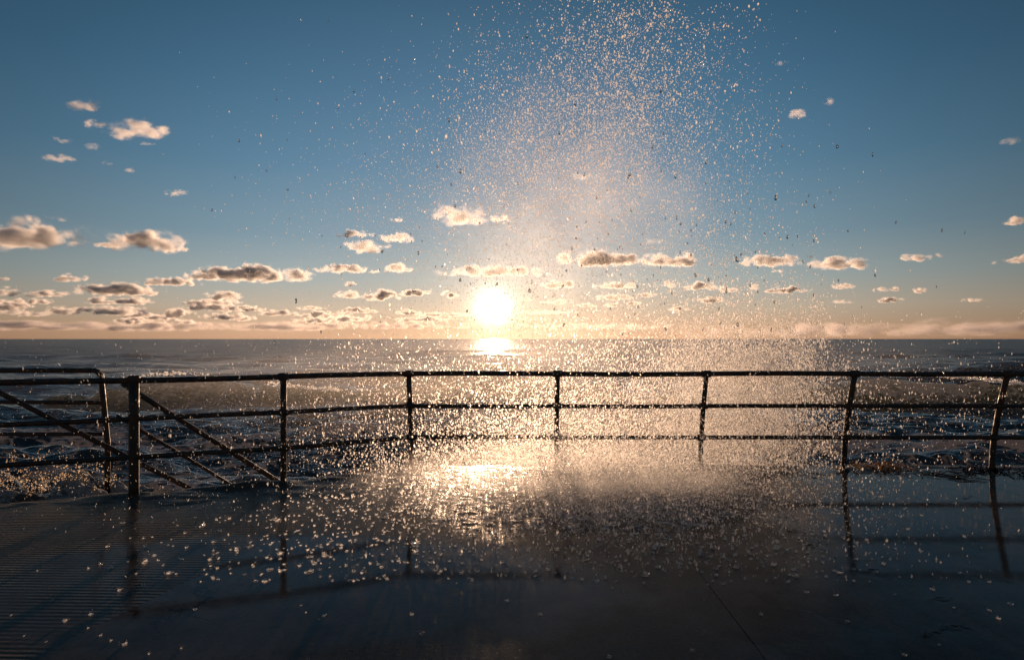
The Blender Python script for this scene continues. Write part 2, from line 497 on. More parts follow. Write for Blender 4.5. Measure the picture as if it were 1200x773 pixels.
def deck_material(name, ribbed):
    m, k, out = new_mat(name)
    tc = k.n('ShaderNodeTexCoord').outputs['Object']
    big = k.noise(tc, 0.35, 4, 0.55)
    mid = k.noise(tc, 2.2, 6, 0.62)
    fine = k.noise(tc, 42.0, 4, 0.65)
    grit = k.noise(tc, 190.0, 2, 0.6)
    base = k.ramp(k.m('ADD', k.m('MULTIPLY', mid, 0.6), k.m('MULTIPLY', fine, 0.4)),
                  [(0.25, (0.050, 0.039, 0.031)), (0.5, (0.095, 0.074, 0.058)), (0.78, (0.155, 0.124, 0.098))])
    st = k.rng(k.noise(tc, 0.9, 5, 0.7, 0.6), 0.52, 0.68)
    base = k.mix(k.m('MULTIPLY', st, 0.6), base, (0.030, 0.022, 0.016, 1))
    # standing water lies where the slab dips
    dip = k.m('ADD', k.m('MULTIPLY', big, 0.6), k.m('MULTIPLY', mid, 0.4))
    def hollow(x, y, rx, ry):
        q = k.vm('MULTIPLY', k.vm('SUBTRACT', tc, (x, y, 0.0)), (1 / rx, 1 / ry, 0.0))
        return k.rng(k.vm('LENGTH', q), 0.50, 1.0, 0.30, 0.0)
    dip = k.m('ADD', dip, k.m('MAXIMUM', hollow(5.2, 5.0, 4.4, 4.2), hollow(-1.6, 4.2, 2.6, 1.3)))
    pool = k.rng(dip, 0.52, 0.72)
    if ribbed: pool = k.m('MULTIPLY', pool, 0.85)
    rough = k.m('ADD', k.m('MULTIPLY', k.m('SUBTRACT', 1.0, pool), 0.13), 0.012)
    h = k.m('ADD', k.m('MULTIPLY', fine, 0.0016), k.m('MULTIPLY', grit, 0.0007))
    h = k.m('MULTIPLY', h, k.m('SUBTRACT', 1.0, k.m('MULTIPLY', pool, 0.93)))
    if ribbed:                                          # brushed grooves across the slipway side
        wv = k.n('ShaderNodeTexWave', wave_type='BANDS', bands_direction='Y')
        mpw = k.n('ShaderNodeMapping'); k.link(tc, mpw.inputs[0]); mpw.inputs['Rotation'].default_value = (0, 0, 0.03)
        k.link(mpw.outputs[0], wv.inputs['Vector'])
        wv.inputs['Scale'].default_value = 6.6
        wv.inputs['Distortion'].default_value = 0.9
        wv.inputs['Detail'].default_value = 3
        wv.inputs['Detail Scale'].default_value = 1.2
        h = k.m('ADD', h, k.m('MULTIPLY', k.m('MULTIPLY', wv.outputs['Fac'], k.rng(k.noise(tc, 1.6, 5, .65), .32, .62, 0.0002, 0.0026)), k.m('SUBTRACT', 1.0, k.m('MULTIPLY', pool, 0.7))))
    # hairline cracks
    cv_ = k.n('ShaderNodeTexVoronoi', feature='DISTANCE_TO_EDGE'); cv_.inputs['Scale'].default_value = 0.42
    k.link(k.vm('ADD', tc, k.vm('SCALE', k.noise(tc, 1.7, 5, .65, color=True), scale=.55)), cv_.inputs['Vector'])
    crack = k.rng(cv_.outputs['Distance'], 0.0, 0.006, 1.0, 0.0)
    crack = k.m('MULTIPLY', crack, k.rng(k.noise(tc, .6, 2, .5), .48, .6))
    base = k.mix(k.m('MULTIPLY', crack, 0.8), base, (0.012, 0.010, 0.009, 1))
    # ripples on the water film
    rip = k.noise(tc, 7.0, 3, 0.55)
    h = k.m('ADD', h, k.m('MULTIPLY', k.m('MULTIPLY', rip, pool), 0.0005))
    bump = k.n('ShaderNodeBump'); bump.inputs['Strength'].default_value = 1.0; bump.inputs['Distance'].default_value = 1.0
    k.link(h, bump.inputs['Height'])
    p_ = k.n('ShaderNodeBsdfPrincipled')
    k.put(p_.inputs['Base Color'], base); k.put(p_.inputs['Roughness'], 0.9)
    k.put(p_.inputs['Coat Weight'], k.m('MULTIPLY_ADD', pool, 0.30, 0.34)); k.put(p_.inputs['Coat Roughness'], rough)
    p_.inputs['Coat IOR'].default_value = 1.23
    k.link(bump.outputs[0], p_.inputs['Coat Normal'])
    p_.inputs['IOR'].default_value = 1.333
    p_.inputs['Specular IOR Level'].default_value = 0.0
    k.link(bump.outputs[0], p_.inputs['Normal'])
    k.link(p_.outputs[0], out.inputs['Surface'])
    return m


def slab(name, outline, z_top, z_bot, mat, parent):
    """one pour: bevelled top edge, straight sides"""
    import bmesh
    bm = bmesh.new()
    vs = [bm.verts.new((x, y, z_top)) for x, y in outline]
    f = bm.faces.new(vs)
    if f.normal.z < 0: f.normal_flip()
    r = bmesh.ops.extrude_face_region(bm, geom=[f])
    for v in [g for g in r['geom'] if isinstance(g, bmesh.types.BMVert)]: v.co.z = z_bot
    bm.normal_update()
    top_e = [e for e in bm.edges if all(abs(v.co.z - z_top) < 1e-6 for v in e.verts)]
    bmesh.ops.bevel(bm, geom=top_e, offset=0.003, segments=2, affect='EDGES')
    bmesh.ops.recalc_face_normals(bm, faces=bm.faces)
    me = bpy.data.meshes.new(name); bm.to_mesh(me); bm.free()
    me.materials.append(mat)
    o = bpy.data.objects.new(name, me); col.objects.link(o); o.parent = parent
    return o


deck = empty('deck')
tag(deck, 'wet dark concrete deck behind the pipe railing', 'deck', kind='structure')
J0, J1 = (-1.06, 8.12), (-3.35, -1.2)                   # the joint between the pours
smooth_mat = deck_material('wet_smooth_concrete', False)
ribbed_mat = deck_material('wet_ribbed_concrete', True)
off = 0.001
edge_left = [(-2.25, 7.26), (-3.48, 6.78), (-4.42, 6.36), (-7.6, 4.9), (-15, 1.6)]
slab('slab', [(-15, -9), (J1[0] - .95 - off, -9), (J1[0] - off, J1[1]), (J0[0] - off, J0[1] - .006)] + edge_left, -0.004, -2.4, ribbed_mat, deck)
# straight joints across the smooth pour
slab('slab', [(J1[0] - .95 + off, -9), (1.03, -9), (1.25, 8.12), (J0[0] + off, J0[1]), (J1[0] + off, J1[1])], 0.0, -2.4, smooth_mat, deck)
slab('slab', [(1.031, -9), (9.3, -9), (9.3, 8.12), (1.251, 8.12)], -0.001, -2.4, smooth_mat, deck)
slab('slab', [(9.316, -9), (20, -9), (20, 8.12), (9.316, 8.12)], 0.002, -2.4, smooth_mat, deck)
# washed landing and steps on the seaward side, down to the water
landing = slab('stair_landing', [(-9.5, 6.1), (-4.35, 6.72), (-4.35, 8.35), (-9.5, 8.35)], -0.32, -2.4, ribbed_mat, deck)
for i in range(7):
    x0 = -4.345 + i * 0.30
    slab('stair_step', [(x0, 7.35), (x0 + .295, 7.35), (x0 + .295, 8.35), (x0, 8.35)], -0.50 - i * 0.17, -2.4, ribbed_mat, deck)


# ------------------------------------------------------------------ pipe railings
def rail_material():
    m, k, out = new_mat('wet_rusted_pipe')
    tc = k.n('ShaderNodeTexCoord').outputs['Object']
    n = k.noise(tc, 14.0, 6, 0.65)
    c = k.ramp(n, [(0.32, (0.014, 0.011, 0.010)), (0.46, (0.034, 0.022, 0.015)), (0.60, (0.110, 0.046, 0.019)), (0.8, (0.06, 0.026, 0.012))])
    bu = k.n('ShaderNodeBump'); bu.inputs['Strength'].default_value = 0.8; bu.inputs['Distance'].default_value = 0.004
    k.link(k.noise(tc, 60.0, 4, 0.7), bu.inputs['Height'])
    p_ = k.n('ShaderNodeBsdfPrincipled')
    k.put(p_.inputs['Base Color'], c)
    k.put(p_.inputs['Roughness'], k.rng(n, 0.3, 0.65, 0.32, 0.75))
    k.link(bu.outputs[0], p_.inputs['Normal'])
    k.link(p_.outputs[0], out.inputs['Surface'])
    return m


RAIL = rail_material()


def tube_data(pts, r, seg=12, caps=True):
    pts = [Vector(p_) for p_ in pts]
    rr = r if isinstance(r, (list, tuple)) else [r] * len(pts)
    V, Fc = [], []
    up = None
    for i, p_ in enumerate(pts):
        a = pts[max(i - 1, 0)]; c = pts[min(i + 1, len(pts) - 1)]
        t = (c - a).normalized()
        if up is None:
            ref = Vector((0, 0, 1)) if abs(t.z) < 0.9 else Vector((0, 1, 0))
            u = t.cross(ref).normalized()
        else:
            u = (up - t * up.dot(t)).normalized()
        up = u
        w = t.cross(u)
        for s in range(seg):
            a_ = 2 * math.pi * s / seg
            V.append(p_ + (u * math.cos(a_) + w * math.sin(a_)) * rr[i])
    for i in range(len(pts) - 1):
        for s in range(seg):
            s2 = (s + 1) % seg
            Fc.append((i * seg + s, i * seg + s2, (i + 1) * seg + s2, (i + 1) * seg + s))
    if caps:
        Fc.append(tuple(range(seg))[::-1])
        Fc.append(tuple((len(pts) - 1) * seg + s for s in range(seg)))
    return V, Fc


def tube(name, pts, r, parent, seg=12):
    V, Fc = tube_data(pts, r, seg)
    return mesh_obj(name, V, Fc, RAIL, parent, True)


def bow(a, b_, n=9, amp=0.006, seed=0):
    """a pipe run that is no longer quite straight"""
    r = random.Random(seed)
    a, b_ = Vector(a), Vector(b_)
    k1, k2 = r.uniform(-1, 1) * amp, r.uniform(-1, 1) * amp
    out = []
    for i in range(n):
        t = i / (n - 1)
        q = a.lerp(b_, t)
        q.z += k1 * math.sin(math.pi * t); q.y += k2 * math.sin(math.pi * t)
        out.append(q)
    return out


HEIGHTS = (1.114, 0.748, 0.3825)                        # rail heights over the deck
RAIL_R = (0.028, 0.024, 0.024)


def post(parent, base, leans, r, base_flare=True, seed=0):
    """upright with its collars; leans = y offset at each rail height (posts shoved landward by the sea)"""
    bx, by, bz = base
    prof = [(-0.02, 0, 0), (0.05, 0, 0), (0.22, 0.0, 0.0)]
    hs = [HEIGHTS[2], HEIGHTS[1], HEIGHTS[0]]
    pts = [Vector((bx, by, bz - 0.02)), Vector((bx, by, bz + 0.10)), Vector((bx, by + leans[2] * .35, bz + 0.24))]
    for h, l in zip(hs, (leans[2], leans[1], leans[0])):
        pts.append(Vector((bx, by + l, h)))
    pts[-1].z -= 0.004
    po = tube('post', pts, r, parent, 14)
    # collar at every rail crossing
    for h, l, rr in zip(HEIGHTS, leans, RAIL_R):
        c = Vector((bx, by + l, h))
        V, Fc = tube_data([c + Vector((-0.052, 0, 0)), c + Vector((-0.044, 0, 0)), c + Vector((0.044, 0, 0)), c + Vector((0.052, 0, 0))],
                          [rr + .004, rr + .011, rr + .011, rr + .004], 12)
        mesh_obj('collar', V, Fc, RAIL, po, True)
    # foot flange
    V, Fc = tube_data([(bx, by, bz - .005), (bx, by, bz + .014), (bx, by, bz + .018), (bx, by, bz + .05)], [.058, .058, .046, r + .004], 16)
    mesh_obj('foot_flange', V, Fc, RAIL, po, False)
    return po


main_rail = tag(empty('railing', (0.5, 7.79, 0)), 'long three-rail pipe railing along the deck edge with leaning posts', 'railing')
main_rail.location = (0, 0, 0)
LEAN = (-0.24, -0.12, -0.03)
YB = 7.79
PX = [-1.15, 0.505, 2.15, 3.79, 5.48, 7.2, 8.95]
for i, x in enumerate(PX):
    l = LEAN if i else (-0.20, -0.10, -0.02)
    post(main_rail, (x, YB, 0), l, 0.027 if i < 3 else 0.031, seed=i)
LP = [(-2.34, 6.99), (-3.60, 6.50), (-5.35, 5.70)]       # the bend towards the slipway: upright posts
for j, (x, y) in enumerate(LP):
    post(main_rail, (x, y, 0), (0.0, 0.0, 0.0), 0.046 if j == 1 else 0.031, seed=20 + j)
names = ('top_rail', 'middle_rail', 'lower_rail')
for q in range(3):
    h, r, l = HEIGHTS[q], RAIL_R[q], LEAN[q]
    lA = (-0.20, -0.10, -0.02)[q]
    A = Vector((PX[0], YB + lA, h))
    pts = []
    for i in range(len(PX) - 1):
        a = Vector((PX[i], YB + (l if i else lA), h)); c = Vector((PX[i + 1], YB + l, h))
        seg_p = bow(a, c, 7, 0.007, q * 31 + i)
        pts += seg_p if i == 0 else seg_p[1:]
    tube(names[q], pts, r, main_rail)
    left = [A, Vector((*LP[0], h)), Vector((*LP[1], h - 0.01)), Vector((*LP[2], h - 0.005)), Vector((-7.3, 4.81, h))]
    lp = []
    for i in range(len(left) - 1):
        s_ = bow(left[i], left[i + 1], 7, 0.006, q * 77 + i)
        lp += s_ if i == 0 else s_[1:]
    lp[0] = lp[0] + Vector((-0.004, 0, 0))
    tube(names[q], lp, r, main_rail)

# the second railing, at the far side of the washed landing
far_rail = tag(empty('railing'), 'shorter pipe railing with a rounded corner, out beyond the main railing', 'railing')
D2 = 7.92
xt, xb = (118 - 600) * D2 / F, (126 - 600) * D2 / F
zt = ZC - (434 - HORIZON) * D2 / F
corner = [Vector((xb, D2, -0.34)), Vector((xb, D2, 0.3)), Vector((xt + .01, D2, zt - .14))]
for i in range(1, 7):
    a = math.pi / 2 * i / 6
    corner.append(Vector((xt - .09 + .10 * math.cos(a), D2, zt - .10 + .10 * math.sin(a))))
tube('corner_post', corner, 0.031, far_rail)
tube('top_rail', bow(corner[-1], (-10.5, D2, zt), 9, .006, 5), 0.029, far_rail)
for nm, py in (('middle_rail', 471.5), ('lower_rail', 508.5)):
    z = ZC - (py - HORIZON) * D2 / F
    tube(nm, bow((xt + .02, D2, z), (-10.5, D2, z), 9, .008, int(py)), 0.023, far_rail)
for x in (-6.6, -8.4):
    tube('post', [(x, D2, -0.34), (x, D2, zt - .01)], 0.029, far_rail)

# handrails of the steps going down to the water
stair_rail = tag(empty('stair_handrail'), 'sloping pipe handrails going down steps to the water behind the railing', 'handrail')
def slope(nm, a, c, ext, r):
    a, c = Vector(a), Vector(c)
    tube(nm, bow(a, c + (c - a) * ext, 9, .006, int(r * 1e4)), r, stair_rail)
slope('handrail', at(143, 449, 6.72), at(320, 560, 7.32), .55, 0.026)
slope('middle_handrail', at(137, 487, 6.70), at(262, 563, 7.28), .55, 0.017)
slope('handrail', at(-60, 430, 6.55), at(215, 568, 7.22), .5, 0.026)
for (q, w) in ((at(320, 560, 7.32), 1.7), (at(215, 568, 7.22), 1.7)):
    tube('post', [q + Vector((.55, .15, -.38)), q + Vector((.55, .15, -.38 - w))], 0.026, stair_rail)

# ------------------------------------------------------------------ spray: drops thrown up by the wave that has just struck the wall
def drop_material(name, translucent, tint=(0.95, 0.93, 0.90), closed=True, bend=0.0, spread=0.85):
    m, k, out = new_mat(name)
    rf = k.n('ShaderNodeBsdfRefraction'); rf.inputs['Color'].default_value = (1, 1, 1, 1)
    rf.inputs['Roughness'].default_value = spread; rf.inputs['IOR'].default_value = 1.33
    tl = k.n('ShaderNodeBsdfTranslucent'); tl.inputs['Color'].default_value = (*tint, 1)
    gl = k.n('ShaderNodeBsdfGlossy'); gl.inputs['Color'].default_value = (1, 1, 1, 1); gl.inputs['Roughness'].default_value = 0.08
    tp = k.n('ShaderNodeBsdfTransparent')
    lw = k.n('ShaderNodeFresnel'); lw.inputs['IOR'].default_value = 1.33
    a = k.n('ShaderNodeMixShader'); a.inputs[0].default_value = translucent
    body_ = tp
    if bend > 0:                                        # light bent a little as it goes through
        body_ = k.n('ShaderNodeMixShader'); body_.inputs[0].default_value = bend
        k.link(tp.outputs[0], body_.inputs[1]); k.link(rf.outputs[0], body_.inputs[2])
    k.link(body_.outputs[0], a.inputs[1]); k.link(tl.outputs[0], a.inputs[2])
    b_ = k.n('ShaderNodeMixShader'); k.link(k.m('ADD', k.m('MULTIPLY', lw.outputs[0], 0.6), 0.08), b_.inputs[0])
    k.link(a.outputs[0], b_.inputs[1]); k.link(gl.outputs[0], b_.inputs[2])
    # a drop is one body of water: light enters its far side unhindered and is scattered once, on leaving
    ge = k.n('ShaderNodeNewGeometry')
    c_ = k.n('ShaderNodeMixShader'); k.link(ge.outputs['Backfacing'], c_.inputs[0])
    k.link(b_.outputs[0], c_.inputs[1]); k.link(tp.outputs[0], c_.inputs[2])
    k.link((c_ if closed else b_).outputs[0], out.inputs['Surface'])
    return m


def dark_drop_material():
    m, k, out = new_mat('clear_drop')
    g = k.n('ShaderNodeBsdfPrincipled')
    g.inputs['Base Color'].default_value = (0.80, 0.76, 0.70, 1)
    g.inputs['Roughness'].default_value = 0.02; g.inputs['IOR'].default_value = 1.33
    g.inputs['Transmission Weight'].default_value = 1.0
    k.link(g.outputs[0], out.inputs['Surface'])
    return m


DROP = drop_material('sunlit_drop', 0.55, bend=0.03)
CURTAIN = drop_material('curtain_drop', 0.55, bend=0.22, spread=1.0)
FINE = drop_material('fine_spray', 0.50)
CLEAR = dark_drop_material()
octV = np.array([(1, 0, 0), (-1, 0, 0), (0, 1, 0), (0, -1, 0), (0, 0, 1), (0, 0, -1)], float)
octT = np.array([(0, 2, 4), (2, 1, 4), (1, 3, 4), (3, 0, 4), (2, 0, 5), (1, 2, 5), (3, 1, 5), (0, 3, 5)])
icoV, icoT = ico_data(1)
rd = np.random.RandomState(3)


def drops(name, P, radius, stretch, mat, base, label, tilt=0.12):
    V0, T0 = base
    n = len(P)
    r = np.asarray(radius)[:, None, None]
    V = np.repeat(V0[None], n, 0) * (1 + 0.22 * rd.randn(n, len(V0), 1))
    s = np.ones((n, 1, 3)); s[:, 0, 2] = stretch
    s[:, 0, 0] *= rd.uniform(.75, 1.25, n)
    V = V * r * s
    sh = tilt * rd.randn(n)
    V[:, :, 0] += V[:, :, 2] * sh[:, None]
    V = V + P[:, None, :]
    T = (T0[None] + (np.arange(n) * len(V0))[:, None, None]).reshape(-1, 3)
    o = big_mesh(name, V.reshape(-1, 3), T, mat, True)
    return tag(o, label, 'spray', kind='stuff')


def cloudlet(n, px, py, sx, sy, y0, sdy, rot=0.0, trunc=2.3):
    """n points round a centre given in photograph pixels for the depth of the wall, with real depth of their own"""
    q = rd.randn(n, 3)
    q = np.clip(q, -trunc, trunc)
    c, s = math.cos(rot), math.sin(rot)
    ax, az = q[:, 0] * sx, q[:, 1] * sy
    x = px + ax * c - az * s; yv = py + ax * s + az * c
    D = 8.3
    return np.stack([(x - 600) * D / F, y0 + sdy * q[:, 2], ZC - (yv - HORIZON) * D / F], -1)


def clumped(P, n_c, spread, frac=0.6):
    """pull a share of the points into ligament-like clumps"""
    n = len(P)
    c = P[rd.randint(0, n, n_c)]
    k_ = rd.rand(n) < frac
    a = c[rd.randint(0, n_c, n)] + rd.randn(n, 3) * spread
    return np.where(k_[:, None], a, P)


def above(P, z=0.02):
    onto = P[:, 1] < 8.1
    return P[(P[:, 2] > z) | (~onto & (P[:, 2] > SEA_Z))]


def lognorm(n, mean, sig, lo, hi):
    return np.clip(np.exp(np.log(mean) + sig * rd.randn(n)), lo, hi)


# (a) big drops at the top of the plume
P = np.concatenate([
    clumped(cloudlet(3900, 738, 85, 48, 72, 8.2, .8, 0.25), 420, .05, .55),
    clumped(cloudlet(5600, 700, 190, 74, 72, 8.2, .9, 0.25), 300, .07, .35),
    cloudlet(2000, 615, 205, 55, 60, 8.2, .9, -.5),
    cloudlet(900, 660, 270, 100, 60, 8.2, .9),
    clumped(cloudlet(1900, 840, 360, 42, 50, 8.3, .6), 160, .05, .6),
    cloudlet(260, 620, 250, 150, 100, 7.9, 1.0),
    cloudlet(40, 560, 420, 330, 130, 7.0, 1.3),
])
P = above(P)
drops('flying_drops', P, lognorm(len(P), .0047, .42, .0022, .012), rd.uniform(1.0, 2.0, len(P)), DROP, (icoV, icoT),
      'large sunlit drops flying high above the railing')
# (b) fine spray filling the plume
P = np.concatenate([
    cloudlet(13000, 690, 200, 74, 88, 8.3, .9, .25),
    cloudlet(8000, 600, 250, 75, 75, 8.3, .9),
    cloudlet(6000, 720, 320, 110, 60, 8.3, .8),
    cloudlet(3000, 470, 300, 80, 80, 8.1, .9),
    cloudlet(2500, 830, 250, 40, 90, 8.3, .8),
])
P = above(P)
drops('fine_spray', P, lognorm(len(P), .0042, .35, .002, .009), rd.uniform(1.0, 2.6, len(P)), FINE, (octV, octT),
      'fine spray drifting through the upper plume')
# (c) the dense curtain at the wall
P = np.concatenate([
    clumped(cloudlet(15000, 800, 470, 75, 60, 8.45, .35), 900, .06, .45),
    clumped(cloudlet(16000, 880, 455, 45, 45, 8.4, .35), 520, .06, .65),
    cloudlet(11000, 650, 500, 120, 55, 8.3, .5),
    cloudlet(5000, 740, 540, 130, 22, 8.1, .5),
    clumped(cloudlet(3500, 925, 420, 28, 26, 8.4, .3), 110, .05, .8),
    clumped(cloudlet(2600, 905, 520, 30, 22, 8.3, .3), 80, .05, .8),
    cloudlet(2200, 450, 500, 80, 60, 8.3, .6),
    cloudlet(1500, 960, 460, 40, 60, 8.3, .5),
    cloudlet(1800, 1080, 480, 110, 50, 8.6, .9),
])
P = above(P)
drops('spray_curtain', P, lognorm(len(P), .0046, .45, .002, .011), rd.uniform(1.0, 3.2, len(P)), CURTAIN, (octV, octT),
      'dense orange curtain of spray bursting up behind the railing')
# (d) falling drops over the left of the railing
P = np.concatenate([cloudlet(3800, 400, 500, 110, 70, 6.6, .8), cloudlet(900, 250, 500, 110, 60, 6.0, .8),
                    cloudlet(350, 60, 430, 60, 60, 6.6, .8)])
P = above(P)
drops('falling_drops', P, lognorm(len(P), .0023, .35, .0014, .005), rd.uniform(2.0, 4.0, len(P)), FINE, (octV, octT),
      'thin falling drops in front of the left part of the railing', .35)
# (e) low spray skipping over the deck
n = 40000
gx = rd.normal(0.95, 1.0, n); gy = 8.05 - np.abs(rd.normal(0, 1.35, n)); gz = 0.01 + rd.exponential(1.0, n) * (0.05 + 0.30 * np.clip((gy - 4.8) / 3.2, 0, 1))
P = np.stack([gx, gy, gz], -1)
P = P[(gy > 4.2)]
drops('bouncing_spray', P, lognorm(len(P), .0044, .45, .0018, .011), rd.uniform(1.0, 2.6, len(P)), drop_material('bouncing_drop', 0.34, bend=0.26, spread=1.0), (octV, octT),
      'low spray bouncing off the wet deck in the sunlight')
# (f) clear drops close to the eye
P = np.concatenate([cloudlet(150, 640, 300, 130, 80, 7.0, .9), cloudlet(120, 800, 340, 70, 60, 7.2, .8)])
P = above(P)
drops('clear_drops', P, lognorm(len(P), .0075, .3, .004, .013), rd.uniform(1.2, 2.4, len(P)), CLEAR, (icoV, icoT),
      'clear dark drops seen against the glow of the sun')
# (g) splash round the posts at the landing
P = np.concatenate([clumped(cloudlet(2200, 118, 556, 30, 16, 7.4, .25), 90, .035, .8),
                    clumped(cloudlet(2000, 40, 550, 45, 20, 7.2, .3), 80, .035, .8)])
P = P[P[:, 2] > -0.3]
drops('landing_splash', P, lognorm(len(P), .0055, .45, .002, .014), rd.uniform(.8, 1.5, len(P)),
      drop_material('weedy_drop', 0.6, (0.85, 0.68, 0.46), bend=0.2), (octV, octT), 'golden brown splash of weedy water by the thick post')


# (h) froth thrown off the crest of the nearest roller
P = []
for (x0, x1, n) in ((13.6, 19.5, 1500), (-9.0, 2.5, 700), (-16, -12, 250)):
    cx_ = rd.uniform(x0, x1, 40); pick = rd.randint(0, 40, n)
    xs_ = cx_[pick] + rd.normal(0, .22, n)
    l_ = 24.5 + 1.6 * smooth_noise(xs_, 34, 11) + 0.35 * smooth_noise(xs_, 6, 12)
    a_ = 0.86 * np.clip(0.62 + 0.42 * smooth_noise(xs_, 22, 13) + 0.25 * np.exp(-((xs_ + 3) / 7) ** 2) + 0.3 * np.exp(-((xs_ - 17) / 5) ** 2), 0.05, 1.25)
    P.append(np.stack([xs_, l_ + rd.normal(-.1, .25, n), SEA_Z - .10 + a_ + np.abs(rd.normal(0, .06, n))], -1))
P = np.concatenate(P)
drops('crest_froth', P, lognorm(len(P), .022, .5, .008, .06), rd.uniform(.6, 1.1, len(P)), DROP, (icoV, icoT),
      'white froth tumbling off the crest of the nearest roller')


# splash crowns where falling drops hit the film of water
def crown_data(seed):
    """a thin ragged cup of water, low and lopsided, with beads thrown off its rim"""
    r = random.Random(seed)
    n = 11
    V, tri = [], []
    rad = 0.020
    sp = [r.uniform(.5, 1.1) * (1.5 if r.random() < .25 else 1) for i in range(n)]
    lean = (r.uniform(-.5, .5), r.uniform(-.5, .5))
    for ring, (rr, zz) in enumerate(((1.25, -0.003), (1.0, 0.005), (1.12, 0.011), (1.38, 0.017))):
        for i in range(n):
            a = 2 * math.pi * (i + r.uniform(-.3, .3)) / n
            z = zz * (sp[i] if ring > 1 else 1)
            f = rr * (1 + .15 * (sp[i] - .8) * ring)
            V.append((rad * f * math.cos(a) + lean[0] * max(z, 0), rad * f * math.sin(a) + lean[1] * max(z, 0), z))
    for ring in range(3):
        for i in range(n):
            j = (i + 1) % n
            if ring == 2 and r.random() < .35: continue
            a, c, d, e = (ring * n + i, ring * n + j, (ring + 1) * n + j, (ring + 1) * n + i)
            tri += [(a, c, d), (a, d, e)]
    for q in range(r.randint(3, 7)):                   # beads
        a = r.uniform(0, 6.28); rr = rad * r.uniform(.4, 2.6); s_ = r.uniform(.0018, .0042)
        c = np.array((rr * math.cos(a), rr * math.sin(a), r.uniform(.012, .055)))
        b0 = len(V)
        V += [tuple(v * s_ * np.array((1, 1, 1.4)) + c) for v in octV]
        tri += [tuple(t + b0) for t in octT]
    return np.array(V), np.array(tri)


protos = [crown_data(i) for i in range(24)]
spots = []
while len(spots) < 2400:
    u = rd.rand()
    if u < .62:
        x, y = rd.normal(.95, .9), 7.6 - abs(rd.normal(0, 1.6))
    elif u < .86:
        x, y = rd.normal(-1.2, .75), rd.uniform(4.2, 7.0)
    elif u < .94:
        x, y = rd.normal(1.7, .8), rd.uniform(4.2, 5.4)
    else:
        x, y = rd.uniform(-2.8, 3.0), rd.uniform(3.0, 6.0)
    if y > 4.0 + .35 * abs(x - .3) * (u < .62) or u > .94:
        if y < 7.6 and not (x < -1.15 and y > 7.79 + (x + 1.15) * .66):
            spots.append((x, y, rd.uniform(.22, .55) * (1.7 if rd.rand() < .08 else 1)))
VV, TT, base_i = [], [], 0
for x, y, s in spots:
    V0, T0 = protos[rd.randint(len(protos))]
    a = rd.uniform(0, 6.28); c, sn = math.cos(a), math.sin(a)
    v = np.stack([V0[:, 0] * c - V0[:, 1] * sn, V0[:, 0] * sn + V0[:, 1] * c, V0[:, 2] * rd.uniform(.45, 1.1)], -1) * s + (x, y, .002)
    VV.append(v); TT.append(T0 + base_i); base_i += len(v)
CROWN = drop_material('splash_crown_water', 0.32, closed=False, bend=0.45, spread=1.0)
tag(big_mesh('splash_crowns', np.concatenate(VV), np.concatenate(TT), CROWN, True),
    'little crown splashes where drops strike the wet deck', 'splash', kind='stuff')


# drifting mist inside the plume
def mist_material():
    m, k, out = new_mat('mist')
    tc = k.n('ShaderNodeTexCoord').outputs['Object']
    r = k.vm('LENGTH', tc)
    n1 = k.noise(tc, 2.6, 5, 0.6, 0.3)
    v = k.m('MULTIPLY', k.rng(r, 0.1, 1.0, 1.0, 0.0), k.rng(n1, 0.34, 0.72))
    oi = k.n('ShaderNodeObjectInfo')
    sc = k.n('ShaderNodeSeparateColor'); k.link(oi.outputs['Color'], sc.inputs[0])
    pv = k.n('ShaderNodeVolumePrincipled')
    pv.inputs['Color'].default_value = (0.96, 0.95, 0.94, 1)
    pv.inputs['Anisotropy'].default_value = 0.72
    k.link(k.m('MULTIPLY', v, sc.outputs[0]), pv.inputs['Density'])
    k.link(pv.outputs[0], out.inputs['Volume'])
    return m


MIST = mist_material()
for (px, py, y0, sx, sy, sz, dens, label) in [
    (840, 480, 8.85, 1.45, .8, 1.40, .55, 'thick orange mist hanging low over the wall behind the railing'),
    (660, 510, 8.85, 1.9, .8, 1.1, .26, 'thinner orange mist over the wall under the sun'),
    (680, 260, 8.9, 2.3, .9, 2.4, .16, 'thin veil of mist drifting in the tall plume'),
    (665, 590, 6.6, 2.3, 1.5, .42, 1.15, 'low mist rolling over the wet deck'),
    (560, 430, 17.0, 17.0, 8.0, 1.9, .021, 'salt mist blown off the breaking rollers'),
]:
    o = mesh_obj('mist', cV, cT.tolist(), MIST)
    c = at(px, py, y0)
    if sz == .42: c.z = .15
    o.location = c; o.scale = (sx, sy, sz); o.color = (dens, 0, 0, 1)
    tag(o, label, 'mist', kind='stuff')


# ------------------------------------------------------------------ water running over the deck
EDGE = [(20.0, 8.12), (-1.06, 8.12), (-2.25, 7.26), (-3.48, 6.78), (-4.42, 6.36), (-7.6, 4.9)]


def edge_y(x):
    xs = np.array([p_[0] for p_ in EDGE])[::-1]; ys = np.array([p_[1] for p_ in EDGE])[::-1]
    return np.interp(x, xs, ys)


